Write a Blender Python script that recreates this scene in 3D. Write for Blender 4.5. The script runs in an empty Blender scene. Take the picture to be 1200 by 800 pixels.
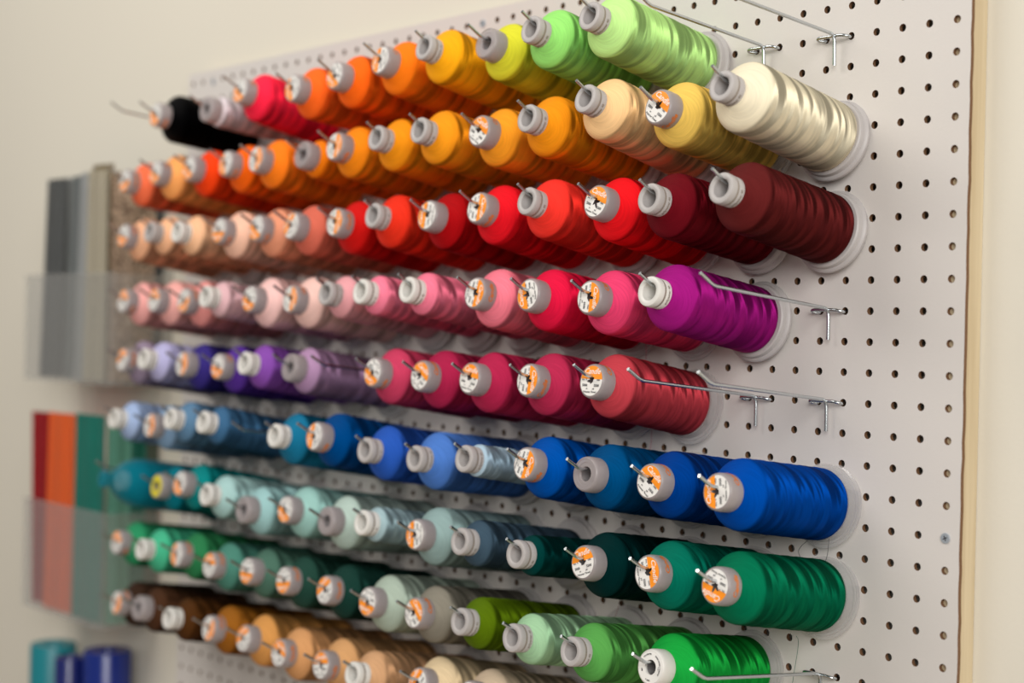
import bpy, bmesh, math, random
from mathutils import Vector, Matrix
random.seed(7)
I = 0.0254                    # scene is laid out in inches (the board's hole pitch), stored in metres
Z0 = 1.55                     # height of the first hook row above the floor
C = bpy.context.scene.collection
sc = bpy.context.scene

# ------------------------------------------------------------------ camera
CAMR = [[0.65445566, 0.75577835, 0.02206521], [0.01636603, 0.0150162, -0.9997533], [-0.75592324, 0.65465532, -0.00254166]]
CAMC = [27.94618, -42.0611, -10.10594]
FPX = 1849.985
cam = bpy.data.objects.new('camera', bpy.data.cameras.new('camera'))
C.objects.link(cam); sc.camera = cam
cam.data.sensor_width = 36.0
cam.data.lens = FPX / 1200 * 36.0
m3 = Matrix((CAMR[0], [-a for a in CAMR[1]], [-a for a in CAMR[2]])).transposed()
cam.matrix_world = Matrix.Translation(Vector((CAMC[0]*I, CAMC[1]*I, CAMC[2]*I + Z0))) @ m3.to_4x4()
cam.data.clip_start = 0.01
cam.data.dof.use_dof = True
cam.data.dof.focus_distance = 52.3 * I
cam.data.dof.aperture_fstop = 3.1

# ------------------------------------------------------------------ light
w = bpy.data.worlds.new('room_air'); sc.world = w; w.use_nodes = True
w.node_tree.nodes['Background'].inputs[0].default_value = (1.0, 0.97, 0.935, 1)
w.node_tree.nodes['Background'].inputs[1].default_value = 0.33

def area(name, loc, target, sx, sy, power, col):
    d = bpy.data.lights.new(name, 'AREA'); d.shape = 'RECTANGLE'; d.size = sx; d.size_y = sy
    d.energy = power; d.color = col
    o = bpy.data.objects.new(name, d); C.objects.link(o)
    o.location = loc
    o.rotation_euler = (Vector(target) - Vector(loc)).to_track_quat('-Z', 'Y').to_euler()
    return o
area('window_light', (2.45, -2.3, 2.35), (-0.4, 0, 1.3), 2.2, 1.7, 135, (1.0, 0.98, 0.955))
area('left_wall_fill', (-1.2, -1.5, 2.62), (-1.0, 0.0, 1.3), 1.6, 0.6, 26, (1.0, 0.955, 0.89))  # fill with no fixture behind it, added to brighten the left wall
sc.view_settings.view_transform = 'Standard'
sc.view_settings.look = 'None'
sc.view_settings.gamma = 1.0
sc.view_settings.use_curve_mapping = False
sc.view_settings.exposure = -0.32

# ------------------------------------------------------------------ helpers
def lin(c):
    return tuple((x/12.92 if x <= 0.04045 else ((x+0.055)/1.055)**2.4) for x in c)
def W(x, y, z): return Vector((x*I, y*I, z*I + Z0))

def link(name, me, mat=None, parent=None, objmat=False):
    o = bpy.data.objects.new(name, me); C.objects.link(o)
    if mat is not None:
        if objmat:
            if not me.materials: me.materials.append(mat)
            o.material_slots[0].link = 'OBJECT'; o.material_slots[0].material = mat
        elif not me.materials:
            me.materials.append(mat)
    if parent: o.parent = parent
    return o
def empty(name, mw):
    o = bpy.data.objects.new(name, None); C.objects.link(o); o.matrix_world = mw
    o.empty_display_size = 0.01
    return o
def tag(o, label=None, cat=None, group=None, kind=None):
    if label: o['label'] = label
    if cat: o['category'] = cat
    if group: o['group'] = group
    if kind: o['kind'] = kind
    return o

def lathe(name, prof, seg=40, closed=False, cap0=False, cap1=False, jag=None, smooth=True):
    """prof: (r, z) in inches, around local Z"""
    vs, fs = [], []
    n = len(prof)
    for (r, z) in prof:
        for s in range(seg):
            a = 2*math.pi*s/seg
            vs.append((r*math.cos(a)*I, r*math.sin(a)*I, z*I))
    rng = n if closed else n-1
    for i in range(rng):
        j = (i+1) % n
        for s in range(seg):
            t = (s+1) % seg
            fs.append((i*seg+s, i*seg+t, j*seg+t, j*seg+s))
    if cap0: fs.append(tuple(range(seg))[::-1])
    if cap1: fs.append(tuple(range((n-1)*seg, n*seg)))
    me = bpy.data.meshes.new(name); me.from_pydata(vs, [], fs)
    if smooth: me.polygons.foreach_set('use_smooth', [True]*len(fs))
    me.update()
    bm = bmesh.new(); bm.from_mesh(me); bmesh.ops.recalc_face_normals(bm, faces=bm.faces); bm.to_mesh(me); bm.free()
    if smooth: me.set_sharp_from_angle(angle=math.radians(38))
    return me

def catmull(pts, sub=5):
    P = [Vector(p) for p in pts]; out = []
    for i in range(len(P)-1):
        p0 = P[max(i-1, 0)]; p1 = P[i]; p2 = P[i+1]; p3 = P[min(i+2, len(P)-1)]
        for k in range(sub):
            t = k/sub
            out.append(0.5*((2*p1) + (-p0+p2)*t + (2*p0-5*p1+4*p2-p3)*t*t + (-p0+3*p1-3*p2+p3)*t**3))
    out.append(P[-1]); return out
def tube(name, pts, r, seg=10):
    """pts in inches; round closed tube with flat ends"""
    P = [Vector(p) for p in pts]; n = len(P); vs = []; fs = []
    up = None
    for i in range(n):
        d = (P[min(i+1, n-1)] - P[max(i-1, 0)]).normalized()
        if up is None:
            up = Vector((0, 0, 1)) if abs(d.z) < .9 else Vector((1, 0, 0))
        u = (up - d*up.dot(d)).normalized(); v = d.cross(u); up = u
        for s in range(seg):
            a = 2*math.pi*s/seg
            q = P[i] + r*(math.cos(a)*u + math.sin(a)*v)
            vs.append(tuple(q*I))
    for i in range(n-1):
        for s in range(seg):
            t = (s+1) % seg
            fs.append((i*seg+s, i*seg+t, (i+1)*seg+t, (i+1)*seg+s))
    fs.append(tuple(range(seg))[::-1]); fs.append(tuple(range((n-1)*seg, n*seg)))
    me = bpy.data.meshes.new(name); me.from_pydata(vs, [], fs)
    me.polygons.foreach_set('use_smooth', [True]*len(fs)); me.update()
    bm = bmesh.new(); bm.from_mesh(me); bmesh.ops.recalc_face_normals(bm, faces=bm.faces); bm.to_mesh(me); bm.free()
    me.set_sharp_from_angle(angle=math.radians(50))
    return me
def box(name, x0, x1, y0, y1, z0, z1, bev=0.0):
    bm = bmesh.new(); bmesh.ops.create_cube(bm, size=1)
    for v in bm.verts:
        v.co = Vector(((x0+x1)/2 + v.co.x*(x1-x0), (y0+y1)/2 + v.co.y*(y1-y0), (z0+z1)/2 + v.co.z*(z1-z0)))*I
    if bev: bmesh.ops.bevel(bm, geom=bm.edges[:], offset=bev*I, segments=2, affect='EDGES')
    me = bpy.data.meshes.new(name); bm.to_mesh(me); bm.free(); return me

# ------------------------------------------------------------------ materials
def newmat(name):
    m = bpy.data.materials.new(name); m.use_nodes = True
    nt = m.node_tree; b = nt.nodes['Principled BSDF']
    return m, nt, b
def N(nt, t, **kw):
    n = nt.nodes.new(t)
    for k, v in kw.items(): setattr(n, k, v)
    return n
def simple(name, col, rough=.5, metal=0, spec=.5, noise=None, bump=0, bscale=200):
    m, nt, b = newmat(name)
    c = lin(col)
    b.inputs['Base Color'].default_value = (*c, 1); b.inputs['Roughness'].default_value = rough
    b.inputs['Metallic'].default_value = metal; b.inputs['Specular IOR Level'].default_value = spec
    if noise:
        tc = N(nt, 'ShaderNodeTexCoord'); nz = N(nt, 'ShaderNodeTexNoise'); nz.inputs['Scale'].default_value = noise[0]
        nz.inputs['Detail'].default_value = 4
        mr = N(nt, 'ShaderNodeMapRange'); mr.inputs['To Min'].default_value = 1-noise[1]; mr.inputs['To Max'].default_value = 1+noise[1]*.5
        mx = N(nt, 'ShaderNodeMix', data_type='RGBA', blend_type='MULTIPLY'); mx.inputs['Factor'].default_value = 1
        mx.inputs['A'].default_value = (*c, 1)
        nt.links.new(tc.outputs['Object'], nz.inputs['Vector']); nt.links.new(nz.outputs['Fac'], mr.inputs['Value'])
        nt.links.new(mr.outputs['Result'], mx.inputs['B']); nt.links.new(mx.outputs['Result'], b.inputs['Base Color'])
    if bump:
        tc = N(nt, 'ShaderNodeTexCoord'); nz = N(nt, 'ShaderNodeTexNoise'); nz.inputs['Scale'].default_value = bscale
        bp = N(nt, 'ShaderNodeBump'); bp.inputs['Strength'].default_value = bump; bp.inputs['Distance'].default_value = .0005
        nt.links.new(tc.outputs['Object'], nz.inputs['Vector']); nt.links.new(nz.outputs['Fac'], bp.inputs['Height'])
        nt.links.new(bp.outputs['Normal'], b.inputs['Normal'])
    return m

M_wall = simple('wall_paint', (.87, .85, .795), .75, noise=(3, .02), bump=.25, bscale=260)
M_board = simple('painted_hardboard', (.84, .82, .80), .42, noise=(9, .025), bump=.15, bscale=400)
M_fibre = simple('raw_hardboard', (.46, .33, .22), .9, noise=(300, .25))
M_floor = simple('floor_laminate', (.62, .54, .45), .5, noise=(5, .1))
M_steel = simple('zinc_wire', (.80, .82, .83), .24, metal=1, noise=(60, .12), bump=.1, bscale=300)
M_screw = simple('screw_zinc', (.70, .73, .76), .5, metal=.5)
M_plastic = simple('grey_plastic', (.71, .69, .68), .45, noise=(70, .05))
M_plastic_w = simple('white_plastic', (.87, .86, .835), .42, noise=(70, .04))
M_ink = simple('dark_ink', (.22, .22, .24), .6)
M_oink = simple('orange_ink', (.86, .47, .16), .5)
M_wink = simple('white_ink', (.97, .93, .88), .5)
M_groove = simple('mottled_groove', (.58, .54, .50), .7, noise=(120, .2))  # mottled grey-brown, darker than the tube plastic; groove band and tube lettering

def wood():
    m, nt, b = newmat('pine_batten')
    tc = N(nt, 'ShaderNodeTexCoord'); mp = N(nt, 'ShaderNodeMapping'); mp.inputs['Scale'].default_value = (120, 120, 5)
    nz = N(nt, 'ShaderNodeTexNoise'); nz.inputs['Scale'].default_value = 1; nz.inputs['Detail'].default_value = 5
    cr = N(nt, 'ShaderNodeValToRGB')
    cr.color_ramp.elements[0].position = .3; cr.color_ramp.elements[0].color = (*lin((.75, .67, .53)), 1)
    cr.color_ramp.elements[1].position = .7; cr.color_ramp.elements[1].color = (*lin((.84, .775, .645)), 1)
    nt.links.new(tc.outputs['Object'], mp.inputs['Vector']); nt.links.new(mp.outputs[0], nz.inputs['Vector'])
    nt.links.new(nz.outputs['Fac'], cr.inputs[0]); nt.links.new(cr.outputs[0], b.inputs['Base Color'])
    b.inputs['Roughness'].default_value = .7
    return m
M_wood = wood()

def clearish(name, tint, t_fac, rough=.15, glossy=.10):
    m = bpy.data.materials.new(name); m.use_nodes = True; nt = m.node_tree
    for n in list(nt.nodes): nt.nodes.remove(n)
    out = N(nt, 'ShaderNodeOutputMaterial')
    tr = N(nt, 'ShaderNodeBsdfTransparent'); tr.inputs[0].default_value = (*lin((.985, .985, .985)), 1)
    df = N(nt, 'ShaderNodeBsdfDiffuse'); df.inputs[0].default_value = (*lin(tint), 1)
    tl = N(nt, 'ShaderNodeBsdfTranslucent'); tl.inputs[0].default_value = (*lin(tint), 1)
    gl = N(nt, 'ShaderNodeBsdfGlossy'); gl.inputs['Roughness'].default_value = rough; gl.inputs[0].default_value = (1, 1, 1, 1)
    a = N(nt, 'ShaderNodeMixShader'); a.inputs[0].default_value = .4
    nt.links.new(df.outputs[0], a.inputs[1]); nt.links.new(tl.outputs[0], a.inputs[2])
    b_ = N(nt, 'ShaderNodeMixShader'); b_.inputs[0].default_value = t_fac
    nt.links.new(a.outputs[0], b_.inputs[1]); nt.links.new(tr.outputs[0], b_.inputs[2])
    fr = N(nt, 'ShaderNodeLayerWeight'); fr.inputs[0].default_value = .5
    pw = N(nt, 'ShaderNodeMath', operation='POWER'); pw.inputs[1].default_value = 4; nt.links.new(fr.outputs['Facing'], pw.inputs[0])
    ad = N(nt, 'ShaderNodeMath', operation='MULTIPLY_ADD'); ad.inputs[1].default_value = .35; ad.inputs[2].default_value = glossy*.3
    nt.links.new(pw.outputs[0], ad.inputs[0])
    c_ = N(nt, 'ShaderNodeMixShader'); nt.links.new(ad.outputs[0], c_.inputs[0])
    nt.links.new(b_.outputs[0], c_.inputs[1]); nt.links.new(gl.outputs[0], c_.inputs[2])
    nt.links.new(c_.outputs[0], out.inputs[0])
    return m
M_clear = clearish('clear_plastic', (.90, .89, .885), .60)
M_frost = clearish('frosted_plastic', (.74, .72, .72), .22, rough=.35)
M_acryl = clearish('clear_acrylic', (.90, .90, .88), .86, rough=.08)
M_net = clearish('net_mesh', (.10, .58, .66), .35, rough=.5, glossy=0)

def thread_mat():
    """polyester thread: colour from the object, highlight stretched across the lay, lay changes in bands along the cone"""
    m, nt, b = newmat('polyester_thread')
    oi = N(nt, 'ShaderNodeObjectInfo'); tc = N(nt, 'ShaderNodeTexCoord')
    sx = N(nt, 'ShaderNodeSeparateXYZ'); nt.links.new(tc.outputs['Object'], sx.inputs[0])
    def math_(op, a, b2=None, c2=None):
        n = N(nt, 'ShaderNodeMath', operation=op)
        for i, v in enumerate((a, b2, c2)):
            if v is None: continue
            if hasattr(v, 'is_linked'): nt.links.new(v, n.inputs[i])
            else: n.inputs[i].default_value = v
        return n.outputs[0]
    # slanted coordinate along the cone (metres)
    w1 = math_('MULTIPLY_ADD', sx.outputs[0], .22, sx.outputs[2])
    w1 = math_('MULTIPLY_ADD', sx.outputs[1], -.16, w1)
    cx = N(nt, 'ShaderNodeCombineXYZ')
    nt.links.new(math_('MULTIPLY', w1, 118), cx.inputs[2])
    nt.links.new(math_('MULTIPLY', oi.outputs['Random'], 37), cx.inputs[0])
    ang = math_('ARCTAN2', sx.outputs[1], sx.outputs[0])
    nt.links.new(math_('MULTIPLY', math_('SINE', ang), .35), cx.inputs[1])
    n1 = N(nt, 'ShaderNodeTexNoise'); n1.inputs['Scale'].default_value = 1.0; n1.inputs['Detail'].default_value = 2.2
    nt.links.new(cx.outputs[0], n1.inputs['Vector'])
    cr = N(nt, 'ShaderNodeMapRange', interpolation_type='SMOOTHSTEP'); cr.inputs['From Min'].default_value = .40; cr.inputs['From Max'].default_value = .60
    nt.links.new(n1.outputs['Fac'], cr.inputs['Value'])
    nz_ = N(nt, 'ShaderNodeSeparateXYZ'); nt.links.new(tc.outputs['Normal'], nz_.inputs[0])
    side = N(nt, 'ShaderNodeMapRange', interpolation_type='SMOOTHSTEP'); side.inputs['From Min'].default_value = .55; side.inputs['From Max'].default_value = .2
    nt.links.new(math_('ABSOLUTE', nz_.outputs[2]), side.inputs['Value']); side = side.outputs['Result']
    band = math_('MULTIPLY', cr.outputs['Result'], side)
    # fine strands
    c2 = N(nt, 'ShaderNodeCombineXYZ'); nt.links.new(math_('MULTIPLY', w1, 1500), c2.inputs[2])
    nt.links.new(math_('MULTIPLY', ang, .8), c2.inputs[0])
    n2 = N(nt, 'ShaderNodeTexNoise'); n2.inputs['Scale'].default_value = 1.0; n2.inputs['Detail'].default_value = 3
    nt.links.new(c2.outputs[0], n2.inputs['Vector'])
    # colour: sheen banding painted in, body darkened between the bright bands
    v = math_('MULTIPLY_ADD', math_('SUBTRACT', side, band), -.55, 1.04)
    v = math_('MULTIPLY', v, math_('MULTIPLY_ADD', n2.outputs['Fac'], .5, .75))
    hs = N(nt, 'ShaderNodeHueSaturation'); nt.links.new(oi.outputs['Color'], hs.inputs['Color']); nt.links.new(v, hs.inputs['Value'])
    nt.links.new(hs.outputs[0], b.inputs['Base Color'])
    nt.links.new(math_('MULTIPLY_ADD', side, .46, .06), b.inputs['Metallic'])
    nt.links.new(math_('MULTIPLY_ADD', band, -.08, .64), b.inputs['Roughness'])
    nt.links.new(math_('MULTIPLY_ADD', side, .47, .50), b.inputs['Anisotropic'])
    tg = N(nt, 'ShaderNodeTangent', direction_type='RADIAL', axis='Z'); nt.links.new(tg.outputs[0], b.inputs['Tangent'])
    nt.links.new(math_('MULTIPLY_ADD', math_('SUBTRACT', cr.outputs['Result'], .5), math_('MULTIPLY', side, .09), .25), b.inputs['Anisotropic Rotation'])
    b.inputs['Specular IOR Level'].default_value = .3
    nt.links.new(hs.outputs[0], b.inputs['Specular Tint'])
    bp = N(nt, 'ShaderNodeBump'); bp.inputs['Strength'].default_value = .6; bp.inputs['Distance'].default_value = .0006
    hh = math_('ADD', math_('MULTIPLY', math_('MULTIPLY', n1.outputs['Fac'], side), 3.0), math_('MULTIPLY', n2.outputs['Fac'], .22))
    nt.links.new(hh, bp.inputs['Height']); nt.links.new(bp.outputs[0], b.inputs['Normal'])
    return m
M_thread = thread_mat()

def label_mat(kind):
    m, nt, b = newmat('paper_label_' + kind)
    tc = N(nt, 'ShaderNodeTexCoord'); sx = N(nt, 'ShaderNodeSeparateXYZ'); nt.links.new(tc.outputs['Object'], sx.inputs[0])
    gt = N(nt, 'ShaderNodeMath', operation='GREATER_THAN'); gt.inputs[1].default_value = (.06 if kind == 'orange' else 9)*I
    nt.links.new(sx.outputs[0], gt.inputs[0])
    mx = N(nt, 'ShaderNodeMix', data_type='RGBA'); nt.links.new(gt.outputs[0], mx.inputs['Factor'])
    mx.inputs['A'].default_value = (*lin((.93, .92, .90)), 1); mx.inputs['B'].default_value = (*lin((1.0, .59, .09)), 1)
    nt.links.new(mx.outputs['Result'], b.inputs['Base Color']); b.inputs['Roughness'].default_value = .5
    return m
M_label = label_mat('orange'); M_label_w = label_mat('white'); M_label_y = simple('yellow_label', (.86, .80, .16), .5)

# ------------------------------------------------------------------ setting
wall = link('wall_back', box('wall_back', -190, 110, .95, 5, -Z0/I, 44), M_wall)
wall.location = (0, 0, Z0); tag(wall, kind='structure')
floor = link('floor', box('floor', -190, 110, -150, 5, -Z0/I-2, -Z0/I), M_floor)
floor.location = (0, 0, Z0); tag(floor, kind='structure')

# ------------------------------------------------------------------ pegboard
ZT, ZB, XL, XR = 3.55, -44.5, -47.5, .5
def board_mesh():
    """real drilled holes: each 1 inch cell is a ring from a square to a round hole, with the wall of the hole behind it"""
    vs, fs, mi = [], [], []
    HR, K, T = .128, 12, .16
    idx = {}
    def vert(x, y, z):
        k = (round(x, 4), round(y, 4), round(z, 4))
        if k not in idx: idx[k] = len(vs); vs.append((x*I, y*I, z*I))
        return idx[k]
    cols = range(-47, 1); rows = range(-3, 45)
    rnd = random.Random(3)
    jit = [rnd.uniform(-.015, .02) for _ in range(200)]
    for c in cols:
        for r in rows:
            x0, x1 = c-.5, c+.5
            z1, z0 = -r+.5, -r-.5
            if r == -3: z1 = ZT
            jx = c == 0
            skip = (c == 0 and r == 16)
            ring = []
            sq = [(x1, -r), (x1, z1), (c, z1), (x0, z1), (x0, -r), (x0, z0), (c, z0), (x1, z0)]
            def J(p):
                if jx and p[0] == x1: return (x1 + jit[int(round((p[1]+60)*2)) % 200], p[1])
                return p
            S = [vert(*(J(p)[0], 0, J(p)[1])) for p in sq]
            if skip:
                fs.append(tuple(S)[::-1]); mi.append(0)
            else:
                F = []; G = []
                for k in range(16):
                    a = 2*math.pi*k/16
                    F.append(vert(c+HR*math.cos(a), 0, -r+HR*math.sin(a)))
                    G.append(vert(c+HR*math.cos(a), T, -r+HR*math.sin(a)))
                for q in range(8):
                    a, b2 = 2*q, (2*q+1)
                    fs.append((S[q], S[(q+1) % 8], F[(b2+1) % 16], F[b2], F[a])[::-1]); mi.append(0)
                for k in range(16):
                    fs.append((F[k], F[(k+1) % 16], G[(k+1) % 16], G[k])[::-1]); mi.append(1)
                B = [vert(*(J(p)[0], T, J(p)[1])) for p in sq]
                for q in range(8):
                    fs.append((B[q], B[(q+1) % 8], G[(2*q+2) % 16], G[(2*q+1) % 16], G[2*q])); mi.append(1)
            if jx:
                for a, b2 in ((1, 0), (0, 7)):
                    pa, pb = J(sq[a]), J(sq[b2])
                    fs.append((vert(pa[0], 0, pa[1]), vert(pb[0], 0, pb[1]), vert(pb[0], T, pb[1]), vert(pa[0], T, pa[1]))); mi.append(1)
            if c == -47:
                fs.append((vert(x0, 0, z0), vert(x0, 0, z1), vert(x0, T, z1), vert(x0, T, z0))); mi.append(1)
            if r == -3:
                fs.append((vert(x0, 0, z1), vert(x1 if not jx else J((x1, z1))[0], 0, z1), vert(x1 if not jx else J((x1, z1))[0], T, z1), vert(x0, T, z1))); mi.append(1)
    me = bpy.data.meshes.new('panel'); me.from_pydata(vs, [], fs)
    me.materials.append(M_board); me.materials.append(M_fibre)
    me.polygons.foreach_set('material_index', mi); me.update()
    return me
pb = empty('pegboard', Matrix.Translation(W(-23.5, 0, ZB)))
tag(pb, 'large cream painted perforated pegboard on pine battens, carrying all the thread cones', 'pegboard')
def pchild(name, me, mat, label=None):
    o = link(name, me, mat, pb); o.location = -(W(-23.5, 0, ZB) - W(0, 0, 0))
    if label: o['label'] = label
    return o
pchild('panel', board_mesh(), None)
for (a, b2, c, d) in ((-.80, .46, ZB, ZT-.04), (-47.46, -46.2, ZB, ZT-.04)):
    pchild('batten', box('batten', a, b2, .16, .949, c, d, .02), M_wood, 'bare pine batten standing behind the board edge')
for (a, b2, c, d) in ((-46.2, -.80, ZB, ZB+1.3), (-46.2, -.80, ZT-.5, ZT-.04)):
    pchild('batten', box('batten', a, b2, .16, .949, c, d, .02), M_wood)
def screw_mesh():
    bm = bmesh.new()
    seg = 24
    bmesh.ops.create_cone(bm, cap_ends=True, segments=seg, radius1=.17*I, radius2=.155*I, depth=.05*I)
    for a in (0, math.pi/2):      # recessed cross, as two dark blades let into the head
        r = bmesh.ops.create_cube(bm, size=1, matrix=Matrix.Translation((0, 0, .026*I)) @ Matrix.Rotation(a+.4, 4, 'Z') @ Matrix.Diagonal((.17*I, .035*I, .004*I, 1)))
        for v in r['verts']:
            for f in v.link_faces: f.material_index = 1
    me = bpy.data.meshes.new('screw'); bm.to_mesh(me); bm.free()
    me.materials.append(M_screw); me.materials.append(M_ink); return me
sm = screw_mesh()
for (x, z) in ((0, -16), (-22.9, 2.96), (-44.9, 2.9), (-0.2, 3.1)):
    o = link('screw', sm, None, pb)
    o.matrix_local = Matrix.Translation(W(x, -.02, z) - W(-23.5, 0, ZB)) @ Matrix.Rotation(math.pi/2, 4, 'X')

# ------------------------------------------------------------------ hooks
bracket_me = tube('bracket', catmull([(.5, .45, .0), (.5, .1, -.03), (.45, -.16, -.01), (.22, -.24, .03), (-.2, -.24, .03), (-.60, -.24, .03),
                                      (-.70, -.19, -.02), (-.60, -.08, -.06), (-.5, .1, -.04), (-.5, .45, 0)], 4), .058, 8)
def hook(x, row, z_at, y_end, label, ztip=None, cat='peg hook', group=None, rise=.36):
    """z_at: rise of the wire above its hole at y=-5.6; y_end: end of the turned-up tip"""
    t = empty('peg_hook', Matrix.Translation(W(x, 0, -row)))
    tag(t, label, 'hook', 'zinc wire hooks in the pegboard')
    link('bracket', bracket_me, M_steel, t)
    yb = y_end + .58
    s = z_at / 5.6
    pts = [(.04, -.27, -.95), (.04, -.27, -.5), (.03, -.27, -.12), (.0, -.32, .10), (0, -.5, .10+s*.2)]
    pts = pts[:3] + [(.0, -.30, .03), (0, -.42, .09)]
    z_b = s*abs(yb)
    mid = [(0, y, .09 + (z_b-.09)*((-.42-y)/(-.42-yb))) for y in (-1.0, -3.0, yb+.12)]
    pts += mid + [(0, yb-.05, z_b+.045), (0, yb-.18, z_b+.12), (0, y_end, z_b+rise)]
    link('rod', tube('rod', pts, .06, 10), M_steel, t)
    return t

# ------------------------------------------------------------------ spools
L0 = 5.62
cache = {}
def winding_mesh(R, kind, L):
    key = ('w', round(R, 2), kind, round(L, 1))
    if key not in cache:
        rc = .56 if kind != 'O' else .50
        ze = L - (.56 if kind != 'O' else .58)
        slope = .62
        zs = max(ze - (R-rc)*slope*1.1, ze-.75)
        z0 = .42
        prof = [(rc-.06, z0-.02), (R*.90, z0-.03), (R*.99, z0+.03), (R*1.015, z0+.12)]
        n = 34
        for i in range(1, n):
            t = i/n
            z = z0+.12 + (zs-.26-z0-.12)*t
            r = R*(1.015 - .035*t) + .006*math.sin(z*9.1)+.004*math.sin(z*23+1)
            prof.append((r, z))
        rs = R*.98
        P0, P1, P2 = Vector((rs, zs-.22)), Vector((rs, zs+.02)), Vector((rs+(rc-rs)*.42, zs+(ze-zs)*.42))
        for k in range(0, 7):
            t = k/6; q = P0*(1-t)**2 + P1*2*t*(1-t) + P2*t*t
            prof.append((q.x, q.y))
        for k in range(1, 5):
            t = .42+.58*k/5
            prof.append((rs + (rc-rs)*t, zs + (ze-zs)*t))
        prof.append((rc-.01, ze)); prof.append((rc-.08, ze-.02))
        cache[key] = lathe('thread_winding', prof, 48); cache[key].set_sharp_from_angle(angle=1.2)
    return cache[key]
def core_mesh(kind, L):
    key = ('c', kind, round(L, 1))
    if key not in cache:
        if kind == 'O':
            out = [(.46, .2), (.46, L-.8), (.485, L-.65), (.49, L-.36), (.475, L-.34), (.475, L-.26), (.50, L-.24), (.505, L-.06), (.48, L-.015), (.44, L), (.34, L), (.30, L-.03), (.29, L-.10), (.30, L-1.2), (.36, .4), (.40, .2)]
        else:
            out = [(.50, .2), (.50, L-.8), (.44, L-.78), (.44, L-.12), (.33, L-.12), (.33, L-1.2), (.38, .4), (.42, .2)]
        cache[key] = lathe('core_tube', out, 36, closed=True)
    return cache[key]
def groove_mesh(L):
    key = ('g', round(L, 1))
    if key not in cache:
        cache[key] = lathe('groove', [(.478, L-.34), (.482, L-.33), (.482, L-.27), (.478, L-.26)], 36)
    return cache[key]
def cap_mesh(L):
    key = ('cap', round(L, 1))
    if key not in cache:
        p = [(.585, L-.58), (.60, L-.54), (.605, L-.30), (.60, L-.12), (.58, L-.035), (.545, L), (.52, L+.005), (.515, L-.02), (.40, L-.02), (.39, L-.04), (.27, L-.04), (.25, L-.06), (.25, L-.12), (.45, L-.12), (.50, L-.2), (.54, L-.54)]
        cache[key] = lathe('cap', p, 40, closed=True)
    return cache[key]
def flange_mesh(kind):
    key = ('f', kind)
    if key not in cache:
        if kind == 'O':
            p = [(.41, .02), (1.36, .02), (1.40, .05), (1.405, .14), (1.37, .19), (1.30, .22), (1.27, .36), (1.22, .40), (.50, .40), (.47, .3), (.43, .2)]
        else:
            p = [(.43, .02), (1.37, .02), (1.41, .04), (1.41, .10), (1.33, .13), (1.31, .12), (1.29, .16), (1.22, .17), (1.20, .22), (1.16, .40), (.51, .40), (.48, .3), (.45, .2)]
        cache[key] = lathe('base_flange', p, 56, closed=True)
    return cache[key]
def label_mesh(torn):
    key = ('l', torn)
    if key not in cache:
        rnd = random.Random(torn); vs = []; fs = []; n = 40
        ph = rnd.uniform(0, 6); 
        for s in range(n):
            a = 2*math.pi*s/n
            if torn >= 0:
                tri = abs(((a+ph)*5/(2*math.pi)) % 1 - .5)*2
                ri = .08 + .15*tri*(0.6+.6*math.sin(a+ph)) if torn else .13
            else: ri = .245
            for r in (ri, .34 if ri < .3 else ri+.05, .515):
                vs.append((r*math.cos(a)*I, r*math.sin(a)*I, .0))
        for s in range(n):
            t = (s+1) % n
            for k in range(2):
                fs.append((s*3+k, s*3+k+1, t*3+k+1, t*3+k))
        me = bpy.data.meshes.new('label'); me.from_pydata(vs, [], fs); me.update()
        bm = bmesh.new(); bm.from_mesh(me); 
        bmesh.ops.solidify(bm, geom=bm.faces[:], thickness=.012*I)
        bmesh.ops.recalc_face_normals(bm, faces=bm.faces)
        bm.to_mesh(me); bm.free()
        cache[key] = me
    return cache[key]

def text_mesh(body, size, shear=0., bold=0.):
    cu = bpy.data.curves.new('t', 'FONT'); cu.body = body; cu.size = size; cu.align_x = 'CENTER'; cu.align_y = 'CENTER'
    cu.shear = shear; cu.offset = bold; cu.resolution_u = 2
    o = bpy.data.objects.new('t', cu); C.objects.link(o)
    me = bpy.data.meshes.new_from_object(o.evaluated_get(bpy.context.evaluated_depsgraph_get()))
    bpy.data.objects.remove(o); bpy.data.curves.remove(cu)
    return me
def bend_text(body, size, radius, a0, zc, mats, shear=0, bold=0):
    """lettering wrapped round a cylinder, letters reading round the axis (inches)"""
    me = text_mesh(body, size, shear, bold)
    for v in me.vertices:
        x, y = v.co.x, v.co.y
        a = a0 + x/radius
        v.co = Vector((radius*math.cos(a), radius*math.sin(a), zc + y))*I
    for m in mats: me.materials.append(m)
    return me
def merge(name, parts, mats):
    bm = bmesh.new()
    for me, mi in parts:
        tmp = bmesh.new(); tmp.from_mesh(me)
        off = len(bm.verts)
        nv = [bm.verts.new(v.co) for v in tmp.verts]
        for f in tmp.faces:
            try:
                g = bm.faces.new([nv[v.index] for v in f.verts]); g.material_index = mi
            except ValueError: pass
        tmp.free()
    me = bpy.data.meshes.new(name); bm.to_mesh(me); bm.free()
    for m in mats: me.materials.append(m)
    return me
def placed(me, x, y, rot=0):
    me.transform(Matrix.Scale(I, 4) @ Matrix.Translation((x, y, 0)) @ Matrix.Rotation(rot, 4, 'Z')); return me
H = math.pi/2
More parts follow.
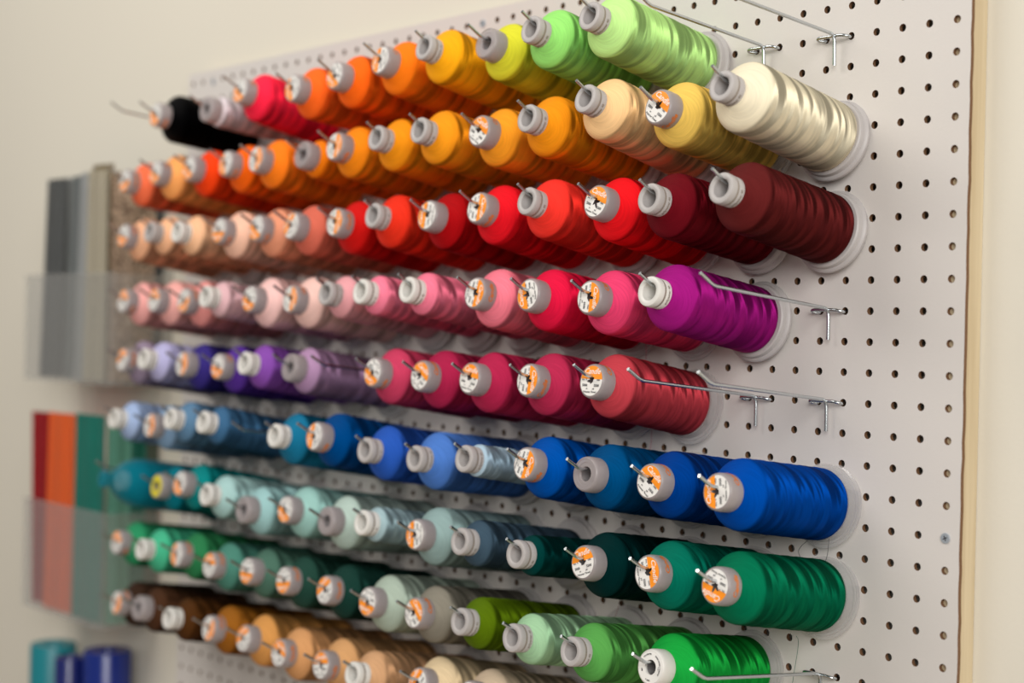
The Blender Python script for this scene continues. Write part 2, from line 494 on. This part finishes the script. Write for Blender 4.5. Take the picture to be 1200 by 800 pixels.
print_me = merge('label_print', [
    (placed(text_mesh('Candle', .27, .35, .004), .32, 0, -H), 0),
    (placed(text_mesh('Art.  9', .085, 0, .002), .03, .33, -H), 1), (placed(text_mesh('1000', .085, 0, .002), .03, -.33, -H), 1),
    (placed(text_mesh('5000', .12, 0, .003), -.16, .28, -H), 1), (placed(text_mesh('5500', .12, 0, .003), -.16, -.28, -H), 1),
    (placed(text_mesh('m         yd', .09, 0, .002), -.27, 0, -H), 1),
    (placed(text_mesh('Polyester Thread', .088, 0, .002), -.38, 0, -H), 1)], [M_wink, M_ink])
ringtxt = []
def arc_text(body, size, r, amid):
    me = text_mesh(body, size, 0, .002)
    for v in me.vertices:
        x, y = v.co.x, v.co.y
        a = amid - x/r; rr = r + y
        v.co = Vector((rr*math.cos(a), rr*math.sin(a), 0))*I
    return me
print_w = merge('label_print', [(arc_text('POLYESTER', .07, .42, 2.0), 0), (arc_text('EMBROIDERY THREAD', .07, .42, .3), 0), (arc_text('40', .10, .36, 3.5), 0),
                                (arc_text('5000 m', .07, .42, 4.6), 0), (placed(text_mesh('100%', .07), .36, 0, H), 0)], [M_ink])
side_me = bend_text('Candle', .26, .613, 0, -.32, [M_oink], shear=.3, bold=.008)
tube_txt = bend_text('polyester 40', .13, .495, 0, -.46, [M_groove], bold=.004)

ORD = ['first', 'second', 'third', 'fourth', 'fifth', 'sixth', 'seventh', 'eighth', 'ninth', 'tenth', 'eleventh', 'twelfth', 'thirteenth', 'fourteenth']
ROWN = {0: 'top row', 3: 'second row', 6: 'third row', 9: 'fourth row', 12: 'fifth row', 15: 'sixth row', 18: 'seventh row', 21: 'eighth row', 24: 'bottom row'}

# atx: turn the measured pixel of a cone's tip into a point on the plane of its hook column
Rm = Matrix(CAMR); Ct = Vector(CAMC)
def atx(px, py, X):
    d = Rm.transposed() @ Vector(((px-600)/FPX, (py-400)/FPX, 1))
    t = (X-Ct.x)/d.x
    return Ct + d*t

TYPEN = {'L': 'orange-white cap', 'O': 'open tube', 'R': 'plain cap', 'W': 'white cap', 'Y': 'yellow cap'}
def spool(row, x, kind, px, py, R, col, cname, ang=0, idx=0, last=False):
    p = atx(px, py, x)
    y = min(max(p.y, -6.25 if row else -6.6), -5.15); z = p.z + row
    z = min(max(z, .12), .95)
    if kind == 'O': y = min(y, -5.45)
    base = Vector((x, -.06, -row - .40)); tip = Vector((x, y, -row + z))
    ax = (tip-base).normalized(); L = round((tip-base).length, 1)
    base = tip - ax*L
    if base.y > -.05: base += Vector((0, -.05-base.y, 0)) 
    X = Vector((1, 0, 0)); up = ax.cross(X).normalized()
    M = Matrix((X, up, ax)).transposed().to_4x4()
    M = Matrix.Translation(W(*base)) @ M
    t = empty('thread_spool', M)
    pos = f'{ORD[idx]} from right in {ROWN[row]}'
    size = 'sparse ' if R < .68 else ('part-used ' if R < .95 else '')
    tag(t, f'{size}{cname} thread cone, {TYPEN[kind]}, {pos}', 'thread spool', 'thread cones hung on the pegboard')
    wd = link('thread_winding', winding_mesh(R, kind, L), M_thread, t)
    wd.color = (*lin(col), 1)
    ofs = (L,)
    if kind == 'O':
        link('core_tube', core_mesh('O', L), M_plastic if row < 6 else M_plastic_w, t)
        g = link('groove', groove_mesh(L), M_groove, t)
        link('base_flange', flange_mesh('O'), M_plastic if row < 5 else M_plastic_w, t)
        tt = link('lettering', tube_txt, None, t); tt.location = (0, 0, L*I); tt.rotation_euler = (0, 0, random.uniform(-1.2, .2))
    else:
        link('core_tube', core_mesh('L', L), M_frost, t)
        link('base_flange', flange_mesh('L'), M_clear, t)
        link('cap', cap_mesh(L), M_plastic_w if kind == 'W' else M_frost_cap, t)
        a = math.radians(ang)
        if kind == 'L':
            lb = link('label', label_mesh(random.choice((1, 2, 3, 4, 5))), M_label, t)
            lb.location = (0, 0, (L+.0)*I); lb.rotation_euler = (0, 0, a)
            pr = link('label_print', print_me, None, lb); pr.location = (0, 0, .014*I)
            if idx % 3 != 2: sd = link('lettering', side_me, None, t); sd.location = (0, 0, L*I); sd.rotation_euler = (0, 0, random.choice((-1.0, -.5, .1, .7, 1.0)))
        elif kind == 'Y':
            lb = link('label', label_mesh(-2), M_label_y, t); lb.location = (0, 0, L*I)
        elif kind == 'W':
            lb = link('label', label_mesh(-1), M_label_w, t); lb.location = (0, 0, L*I)
            pr = link('label_print', print_w, None, lb); pr.location = (0, 0, .014*I)
    # the wire lies against the top of the bore
    bore = .29 if kind == 'O' else .22
    zt = z + bore - .075
    hook(x, row, zt*5.6/abs(y), y - (.42 if kind == 'O' else .82), f'zinc wire hook through the {cname} cone, {pos}')
    return t
M_frost_cap = clearish('milky_plastic', (.80, .765, .765), .28, rough=.3)


T = {
 0: [(-10.5,'O',690,18,1.14,(.76,.94,.58),'lime green',0),(-13.5,'O',622,34,1.12,(.60,.89,.46),'light green',0),(-16.5,'R',569,50,1.14,(.86,.85,.22),'lemon yellow',0),
     (-19.5,'O',497,55,1.12,(.99,.68,.10),'marigold yellow',0),(-22.5,'L',446,70,1.14,(1.0,.50,.10),'light orange',180),(-25.5,'L',392,88,1.14,(1.0,.42,.10),'bright orange',230),
     (-28.5,'L',343,103,1.14,(1.0,.42,.14),'coral orange',200),(-33.5,'L',281,106,1.14,(.98,.16,.28),'neon pink red',240),(-36.5,'R',241,129,.72,(.88,.84,.86),'silvery white',0),
     (-40.5,'L',182,134,1.18,(.015,.015,.018),'black',240)],
 3: [(-4.5,'O',845,100,1.18,(.93,.89,.78),'cream',0),(-7.5,'L',771,125,1.14,(.92,.77,.38),'pale gold',55),(-10.5,'O',686,104,1.12,(.97,.80,.58),'peach ivory',0),
     (-13.5,'O',617,138,1.14,(.95,.58,.10),'amber',0),(-16.5,'L',561,153,1.14,(.97,.62,.16),'light amber',60),(-19.5,'O',490,152,1.10,(.95,.60,.12),'golden amber',0),
     (-22.5,'O',440,161,1.10,(.94,.58,.10),'honey amber',0),(-25.5,'L',392,171,1.12,(.95,.54,.10),'deep amber',0),(-28.5,'R',356,181,.86,(.95,.50,.08),'tangerine',0),
     (-31.5,'L',300,186,1.14,(.98,.50,.12),'warm orange',0),(-34.5,'L',264,191,1.14,(.96,.40,.08),'deep orange',200),(-37.5,'L',222,197,1.14,(.93,.26,.08),'red orange',240),
     (-40.5,'L',182,202,1.14,(.97,.66,.38),'apricot',250),(-43.5,'L',146,212,1.12,(.95,.45,.30),'light coral',280)],
 6: [(-4.5,'O',845,220,1.16,(.36,.12,.12),'maroon brown',0),(-7.5,'O',760,232,1.12,(.40,.06,.10),'dark burgundy',0),(-10.5,'L',698,236,1.16,(.92,.10,.13),'pillar-box red',70),
     (-13.5,'O',617,235,1.12,(.95,.22,.18),'coral red',0),(-16.5,'L',559,243,1.16,(.90,.10,.15),'bright crimson',0),(-19.5,'L',501,252,1.14,(.66,.06,.08),'dark red',180),
     (-22.5,'O',437,252,1.12,(.90,.20,.12),'vermilion',0),(-25.5,'L',392,260,1.14,(.80,.10,.09),'cherry red',0),(-28.5,'L',341,264,1.12,(.83,.42,.34),'terracotta',150),
     (-31.5,'L',301,267,1.12,(.90,.60,.47),'dusty salmon',240),(-34.5,'L',257,270,1.12,(.95,.76,.66),'pale blush',270),(-37.5,'O',207,271,.98,(.94,.74,.58),'light peach',0),
     (-40.5,'O',174,271,.98,(.94,.72,.56),'soft peach',0),(-43.5,'L',144,276,1.12,(.92,.70,.55),'sandy peach',260)],
 9: [(-7.5,'O',760,341,1.14,(.62,.10,.48),'magenta purple',0),(-10.5,'L',690,348,1.14,(.90,.26,.44),'rose pink',0),(-13.5,'L',619,345,1.14,(.88,.10,.26),'hot raspberry red',200),
     (-16.5,'L',556,343,1.14,(.95,.50,.57),'bubblegum pink',-10),(-19.5,'O',476,339,.86,(.93,.48,.58),'candy pink',0),(-22.5,'O',421,341,.82,(.94,.50,.60),'flamingo pink',0),
     (-25.5,'O',381,343,.92,(.90,.64,.66),'dusty pink',0),(-28.5,'L',340,350,1.14,(.94,.78,.74),'pale shell pink',0),(-31.5,'L',292,350,1.14,(.94,.77,.75),'powder pink',250),
     (-34.5,'O',236,347,.85,(.86,.70,.72),'greyish mauve pink',0),(-37.5,'L',215,352,1.12,(.92,.60,.58),'salmon pink',300),(-40.5,'L',180,351,1.12,(.93,.68,.65),'light salmon pink',90),
     (-43.5,'L',144,352,1.12,(.92,.66,.64),'faded salmon pink',90)],
 12: [(-10.5,'L',693,446,1.14,(.74,.25,.29),'dusty brick rose',90),(-13.5,'L',618,445,1.16,(.70,.17,.31),'raspberry',0),(-16.5,'L',550,443,1.16,(.69,.15,.30),'deep raspberry',80),
     (-19.5,'L',492,440,1.16,(.66,.14,.29),'crimson rose',60),(-22.5,'L',437,436,1.16,(.78,.25,.38),'faded rose red',240),(-28.5,'R',339,430,1.02,(.68,.54,.68),'lilac mauve',0),
     (-31.5,'O',285,425,1.0,(.52,.30,.66),'violet',0),(-34.5,'L',255,429,1.12,(.34,.20,.58),'deep purple',260),(-37.5,'L',213,426,1.12,(.22,.18,.48),'indigo',0),
     (-40.5,'O',167,420,1.0,(.70,.69,.84),'pale lavender',0),(-43.5,'L',143,421,1.12,(.58,.52,.60),'greyish lilac',120)],
 15: [(-4.5,'L',840,576,1.17,(.00,.27,.62),'royal blue',190),(-7.5,'L',761,564,1.14,(.00,.22,.52),'navy blue',55),(-10.5,'R',685,555,1.16,(.00,.28,.48),'petrol blue',0),
     (-13.5,'L',615,543,1.14,(.00,.30,.64),'cobalt blue',-15),(-16.5,'O',543,537,.62,(.66,.76,.82),'ice blue',0),(-19.5,'O',485,537,1.14,(.30,.48,.78),'cornflower blue',0),
     (-22.5,'O',427,527,1.12,(.16,.34,.70),'mid blue',0),(-25.5,'L',362,511,1.14,(.00,.26,.50),'dark navy',180),(-28.5,'O',318,510,1.12,(.10,.44,.58),'teal blue',0),
     (-34.5,'O',235,494,.9,(.24,.40,.54),'steel blue',0),(-37.5,'O',195,490,1.0,(.36,.50,.62),'dusty steel blue',0),(-40.5,'L',175,498,1.1,(.50,.62,.74),'grey blue',0),
     (-43.5,'O',132,490,1.0,(.62,.70,.84),'pale hazy blue',0)],
 18: [(-4.5,'L',838,686,1.17,(.02,.42,.29),'emerald green',255),(-7.5,'L',759,671,1.16,(.02,.42,.34),'jade green',20),(-10.5,'L',683,659,1.14,(.01,.15,.15),'bottle green',110),
     (-13.5,'O',604,649,.74,(.01,.22,.21),'dark teal',0),(-16.5,'O',538,634,.88,(.24,.32,.38),'slate grey',0),(-19.5,'L',486,626,1.14,(.56,.66,.65),'grey aqua',190),
     (-22.5,'O',424,612,.72,(.62,.72,.74),'pale grey blue',0),(-25.5,'R',382,610,1.14,(.70,.78,.74),'pale sage mint',0),(-28.5,'L',334,597,1.12,(.60,.77,.74),'light mint',240),
     (-31.5,'R',284,597,1.08,(.60,.76,.76),'frosty aqua',0),(-34.5,'O',240,579,1.0,(.64,.78,.77),'icy mint',0),(-37.5,'L',211,566,1.12,(.06,.50,.50),'bright teal',230),
     (-40.5,'Y',187,569,1.12,(.04,.46,.52),'ocean teal',0)],
 21: [(-7.5,'W',783,778,1.17,(.10,.62,.24),'grass green',0),(-10.5,'O',668,763,1.02,(.34,.62,.30),'leaf green',0),(-13.5,'O',600,747,.92,(.62,.78,.62),'pale celery green',0),
     (-16.5,'O',538,728,.98,(.33,.43,.05),'olive green',0),(-19.5,'L',485,718,1.12,(.53,.51,.46),'taupe grey',50),(-22.5,'L',431,705,1.16,(.66,.72,.66),'pale grey green',260),
     (-25.5,'L',381,691,1.14,(.10,.23,.20),'dark forest green',130),(-28.5,'L',332,680,1.14,(.14,.27,.23),'deep grey green',280),(-31.5,'L',289,669,1.12,(.30,.44,.38),'muted green',270),
     (-34.5,'L',245,662,1.12,(.30,.52,.46),'sea green',90),(-37.5,'L',207,649,1.12,(.18,.48,.30),'pine green',190),(-40.5,'O',164,643,1.08,(.28,.70,.54),'mint green',0),
     (-43.5,'L',136,635,1.12,(.18,.56,.38),'spring green',90)],
 24: [(-16.5,'L',548,816,1.14,(.78,.70,.60),'pale sand',0),(-19.5,'L',489,800,1.14,(.86,.77,.62),'cream beige',150),(-22.5,'O',412,790,1.0,(.80,.62,.46),'rosy tan',0),(-25.5,'L',376,779,1.16,(.82,.62,.42),'light tan',100),
     (-28.5,'L',327,765,1.14,(.82,.60,.40),'biscuit tan',70),(-31.5,'L',285,748,1.16,(.82,.58,.32),'golden tan',130),(-34.5,'L',245,736,1.12,(.58,.36,.12),'golden brown',-20),
     (-37.5,'O',196,724,1.02,(.30,.18,.08),'dark chestnut',0),(-40.5,'R',161,712,1.1,(.28,.18,.12),'chocolate brown',0),(-43.5,'L',136,706,1.12,(.22,.15,.11),'dark umber',-20)],
}
for row, L_ in T.items():
    for i, (x, k, px, py, R, col, cn, a) in enumerate(L_):
        spool(row, x, k, px, py, R, col, cn, a, i, last=(i == len(L_)-1))

# teal cone still inside its netting, at the far left
def netted():
    base = Vector((-43.5, -.1, -18.45)); tip = Vector((-43.5, -6.5, -17.45))
    ax = (tip-base).normalized(); X = Vector((1, 0, 0)); up = ax.cross(X)
    t = empty('thread_spool', Matrix.Translation(W(*base)) @ Matrix((X, up, ax)).transposed().to_4x4())
    tag(t, 'teal thread cone still bagged in teal netting, leftmost in the row with teals', 'thread spool', 'thread cones hung on the pegboard')
    wd = link('thread_winding', lathe('thread_winding', [(.5, .4), (1.05, .42), (1.12, .6), (1.1, 4.3), (1.05, 4.6), (.6, 5.2), (.5, 5.25)], 48), M_thread, t); wd.color = (*lin((.05, .52, .60)), 1)
    link('core_tube', core_mesh('O', 5.6), M_plastic, t); link('base_flange', flange_mesh('O'), M_plastic, t)
    prof = [(.4, -.0), (1.42, .02), (1.45, .2), (1.25, .7), (1.22, 4.4), (1.18, 4.8), (.95, 5.4), (.62, 5.75), (.48, 5.9), (.36, 6.0), (.32, 6.1), (.42, 6.3), (.40, 6.55), (.2, 6.6)]
    link('net_sleeve', lathe('net_sleeve', prof, 40), M_net, t)
    hook(-43.5, 18, .95, -6.9, 'zinc wire hook through the netted teal cone at far left')
netted()

BARE = [(-4.5, 0, 'empty zinc wire hook at the top right corner, nearest the board edge'), (-7.5, 0, 'empty zinc wire hook at top right, beside the lime green cone'),
        (-43.5, 0, 'empty zinc wire hook left of the black cone at the top left'),
        (-4.5, 9, 'empty zinc wire hook right of the magenta purple cone'), (-4.5, 12, 'empty zinc wire hook under the purple row, nearer the right board edge'),
        (-7.5, 12, 'empty zinc wire hook passing in front of the dusty brick rose cone'), (-25.5, 12, 'empty zinc wire hook between the faded rose and lilac mauve cones'),
        (-31.5, 15, 'empty zinc wire hook between the teal blue and steel blue cones'), (-4.5, 21, 'empty zinc wire hook at the bottom right, in front of the grass green cone'),
        (-34.5, 27, 'empty zinc wire hook at the bottom left, below the brown row')]
for (x, r, lb) in BARE:
    hook(x, r, .585, -6.47, lb)

# loose thread ends
def strand(pts, col, label):
    me = tube('loose_thread', catmull(pts, 6), .009, 5)
    m = simple('strand', col, .5)
    o = link('loose_thread', me, m); o.location = (0, 0, Z0)
    tag(o, label, 'thread')
strand([(-11.6, -1.5, -9.6), (-12.0, -1.0, -11.2), (-12.1, -.6, -12.8), (-12.2, -.5, -14.0), (-12.2, -.9, -14.9)], (.72, .38, .45), 'fine dusty pink thread end hanging down behind the dusty brick rose cone')
strand([(-13.3, -1.1, -18.4), (-13.35, -.7, -19.2), (-13.7, -.5, -20.1), (-13.9, -.6, -20.7)], (.55, .25, .2), 'short reddish thread end hanging above the pale celery green cone')
strand([(-4.6, -.9, -16.5), (-5.3, -.5, -17.0), (-4.9, -.4, -17.5), (-4.2, -.5, -17.2), (-3.9, -.7, -16.4)], (.25, .25, .28), 'fine dark thread loop hanging under the royal blue cone')
strand([(-5.0, -.9, -19.7), (-5.3, -.4, -20.1), (-5.35, -.6, -21.4), (-5.2, -1.0, -23.0)], (.10, .35, .28), 'fine green thread end hanging below the emerald green cone')

# ------------------------------------------------------------------ clear pockets of vinyl sheets on the wall, left of the board
def pocket(x0, x1, yf, z0, z1f, z1b, label):
    t = empty('wall_pocket', Matrix.Translation(W(x0, .94, z0)))
    tag(t, label, 'pocket holder')
    o0 = W(x0, .94, z0) - W(0, 0, 0)
    def ch(n, *b):
        o = link(n, box(n, *b), M_acryl, t); o.location = -o0
    ch('back_panel', x0, x1, .87, .94, z0, z1b); ch('front_panel', x0, x1, yf, yf+.08, z0, z1f)
    ch('side_panel', x0, x0+.08, yf+.08, .87, z0+.08, z1f); ch('side_panel', x1-.08, x1, yf+.08, .87, z0+.08, z1f)
    ch('bottom_panel', x0, x1, yf+.08, .87, z0, z0+.08)
    # a moulded lip along the front top edge
    lip = link('lip', tube('lip', [(x0, yf, z1f), (x1, yf, z1f)], .07, 8), M_acryl, t); lip.location = -o0
    return t
def sheet(x0, y0, x1, y1, z0, z1, thick, mat, label, curl=.0, lean=0., n=14):
    """a standing sheet from (x0,y0) to (x1,y1) in plan, gently curled"""
    bm = bmesh.new(); a = Vector((x0, y0)); b = Vector((x1, y1)); d = (b-a); nrm = Vector((-d.y, d.x)).normalized()
    grid = []
    for j in range(5):
        rowv = []
        for i in range(n+1):
            t = i/n; s = j/4
            q = a + d*t + nrm*(curl*math.sin(math.pi*t) + .06*math.sin(9*t+s))
            q = q + Vector((lean*s, 0))
            rowv.append(bm.verts.new((q.x*I, q.y*I, (z0+(z1-z0)*s)*I)))
        grid.append(rowv)
    for j in range(4):
        for i in range(n):
            bm.faces.new((grid[j][i], grid[j][i+1], grid[j+1][i+1], grid[j+1][i]))
    bmesh.ops.solidify(bm, geom=bm.faces[:], thickness=thick*I); bmesh.ops.recalc_face_normals(bm, faces=bm.faces)
    me = bpy.data.meshes.new('vinyl_sheet'); bm.to_mesh(me); bm.free()
    me.polygons.foreach_set('use_smooth', [True]*len(me.polygons)); me.set_sharp_from_angle(angle=.7)
    c = Vector((x0*I, y0*I, z0*I)); me.transform(Matrix.Translation(-c))
    o = link('vinyl_sheet', me, mat); o.location = c + Vector((0, 0, Z0)); tag(o, label, 'sheet', 'craft sheets standing in the wall pockets')
    return o
def mm(n, c, r=.4, noise=None): return simple(n, c, r, noise=noise)
def glitter():
    m, nt, b = newmat('brown_glitter')
    tc = N(nt, 'ShaderNodeTexCoord'); v = N(nt, 'ShaderNodeTexVoronoi'); v.inputs['Scale'].default_value = 300
    cr = N(nt, 'ShaderNodeValToRGB'); e = cr.color_ramp.elements
    e[0].position = .0; e[0].color = (*lin((.42, .35, .29)), 1); e[1].position = 1; e[1].color = (*lin((.93, .84, .74)), 1)
    x = e.new(.5); x.color = (*lin((.76, .66, .57)), 1)
    sp = N(nt, 'ShaderNodeSeparateColor'); nt.links.new(tc.outputs['Object'], v.inputs['Vector']); nt.links.new(v.outputs['Color'], sp.inputs[0])
    nt.links.new(sp.outputs[0], cr.inputs[0]); nt.links.new(cr.outputs[0], b.inputs['Base Color'])
    b.inputs['Roughness'].default_value = .5
    return m
pocket(-61.8, -50.4, -2.6, -13.2, -7.1, -5.0, 'clear acrylic wall pocket holding the grey and glitter sheets, the upper one')
dg = mm('dark_grey_vinyl', (.42, .43, .43)); lg = mm('light_grey_vinyl', (.72, .73, .73)); sg = mm('mid_grey_vinyl', (.52, .54, .54))
bg = mm('beige_vinyl', (.80, .77, .69)); kh = mm('khaki_vinyl', (.60, .54, .42)); GL = glitter()
sheet(-60.2, -2.35, -57.6, -2.25, -13.0, -1.5, .10, dg, 'dark grey leaning sheet at the left of the upper pocket', .12, .5)
sheet(-58.9, -2.1, -56.6, -1.9, -13.0, -1.5, .12, lg, 'light grey sheet behind the leaning dark one', .12, 1.2)
sheet(-57.0, -2.35, -55.0, -2.1, -13.0, -1.5, .10, sg, 'mid grey sheet in the middle of the upper pocket', .15, .6)
sheet(-55.5, -2.42, -54.4, -2.3, -13.0, -1.4, .10, lg, 'pale silver grey sheet beside the beige one', .1, .3)
sheet(-54.3, -2.45, -52.0, -2.3, -13.0, -1.35, .14, bg, 'beige sheet at the front right of the upper pocket', .1, .1)
sheet(-54.3, -2.2, -52.2, -1.9, -13.0, -1.0, .06, kh, 'khaki sheet edge just behind the beige one', .1, .1)
sheet(-51.6, -2.3, -51.45, .3, -13.0, -1.5, .12, GL, 'brown speckled glitter sheet facing right in the upper pocket', .06, 0)
sheet(-51.5, .35, -51.45, .8, -13.0, -1.5, .12, dg, 'dark grey sheet behind the glitter sheet in the upper pocket', .06, 0)

pocket(-61.4, -51.2, -2.6, -26.5, -20.2, -19.0, 'clear acrylic wall pocket holding the red, orange and green sheets, the lower one')
rd = mm('dark_red_vinyl', (.68, .12, .15)); og = mm('orange_vinyl', (.97, .48, .22)); tl = mm('teal_vinyl', (.14, .56, .50)); gg = mm('sea_green_vinyl', (.46, .72, .63)); dg2 = mm('dark_green_vinyl', (.10, .50, .42)); gr = mm('grey_green_vinyl', (.42, .47, .40))
sheet(-60.9, -2.2, -58.6, -1.8, -26.3, -15.1, .10, rd, 'dark red sheet at the left of the lower pocket', .15, -.6)
sheet(-58.9, -2.42, -55.4, -2.3, -26.3, -15.0, .14, og, 'orange sheet at the front of the lower pocket', .12, .2)
sheet(-55.2, -2.42, -51.6, -2.35, -26.3, -14.9, .14, tl, 'teal green sheet right of the orange one', .1, .0)
sheet(-51.45, -2.3, -51.4, -.9, -26.3, -14.9, .12, gg, 'pale sea green sheet facing right in the lower pocket', .05, 0)
sheet(-51.5, -.85, -51.4, .0, -26.3, -15.2, .12, dg2, 'dark green sheet beside the pale sea green one', .05, 0)
sheet(-51.5, .05, -51.4, .75, -26.3, -15.4, .12, gr, 'grey green sheet nearest the wall in the lower pocket', .03, 0)

# rolls standing in a bin under the pockets
def roll(x, y, r, ztop, mat, label, tilt=0.):
    prof = [(.5, 0), (r, 0), (r*1.005, .05), (r*1.005, 13.9), (r-.05, 14), (r-.3, 13.97), (.55, 13.95), (.5, 13.8)]
    o = link('vinyl_roll', lathe('vinyl_roll', prof, 48, closed=True), mat)
    o.matrix_world = Matrix.Translation(W(x, y, ztop-14)) @ Matrix.Rotation(tilt, 4, 'Y')
    tag(o, label, 'vinyl roll', 'rolls standing below the wall pockets')
roll(-60.0, -1.2, 1.32, -28.75, mm('teal_roll', (.05, .48, .52)), 'glossy teal vinyl roll at the bottom left corner')
roll(-55.3, -2.4, .8, -28.6, mm('navy_roll', (.08, .12, .38), .25), 'slim dark navy vinyl roll beside the teal one')
roll(-53.5, -1.0, 1.32, -28.1, mm('blue_roll', (.04, .14, .46), .25), 'wide royal navy vinyl roll, the rightmost one')
bin_ = empty('roll_rack', Matrix.Translation(W(-62.4, .94, -43.2)))
tag(bin_, 'clear acrylic rack holding the teal and navy rolls, below the frame edge', 'rack')
o0 = W(-62.4, .94, -43.2) - W(0, 0, 0)
for n, b_ in (('back_panel', (-62.4, -50.4, .87, .94, -43.2, -33)), ('front_panel', (-62.4, -50.4, -3.6, -3.5, -43.2, -36)), ('bottom_panel', (-62.4, -50.4, -3.5, .87, -43.2, -43.0))):
    o = link(n, box(n, *b_), M_acryl, bin_); o.location = -o0
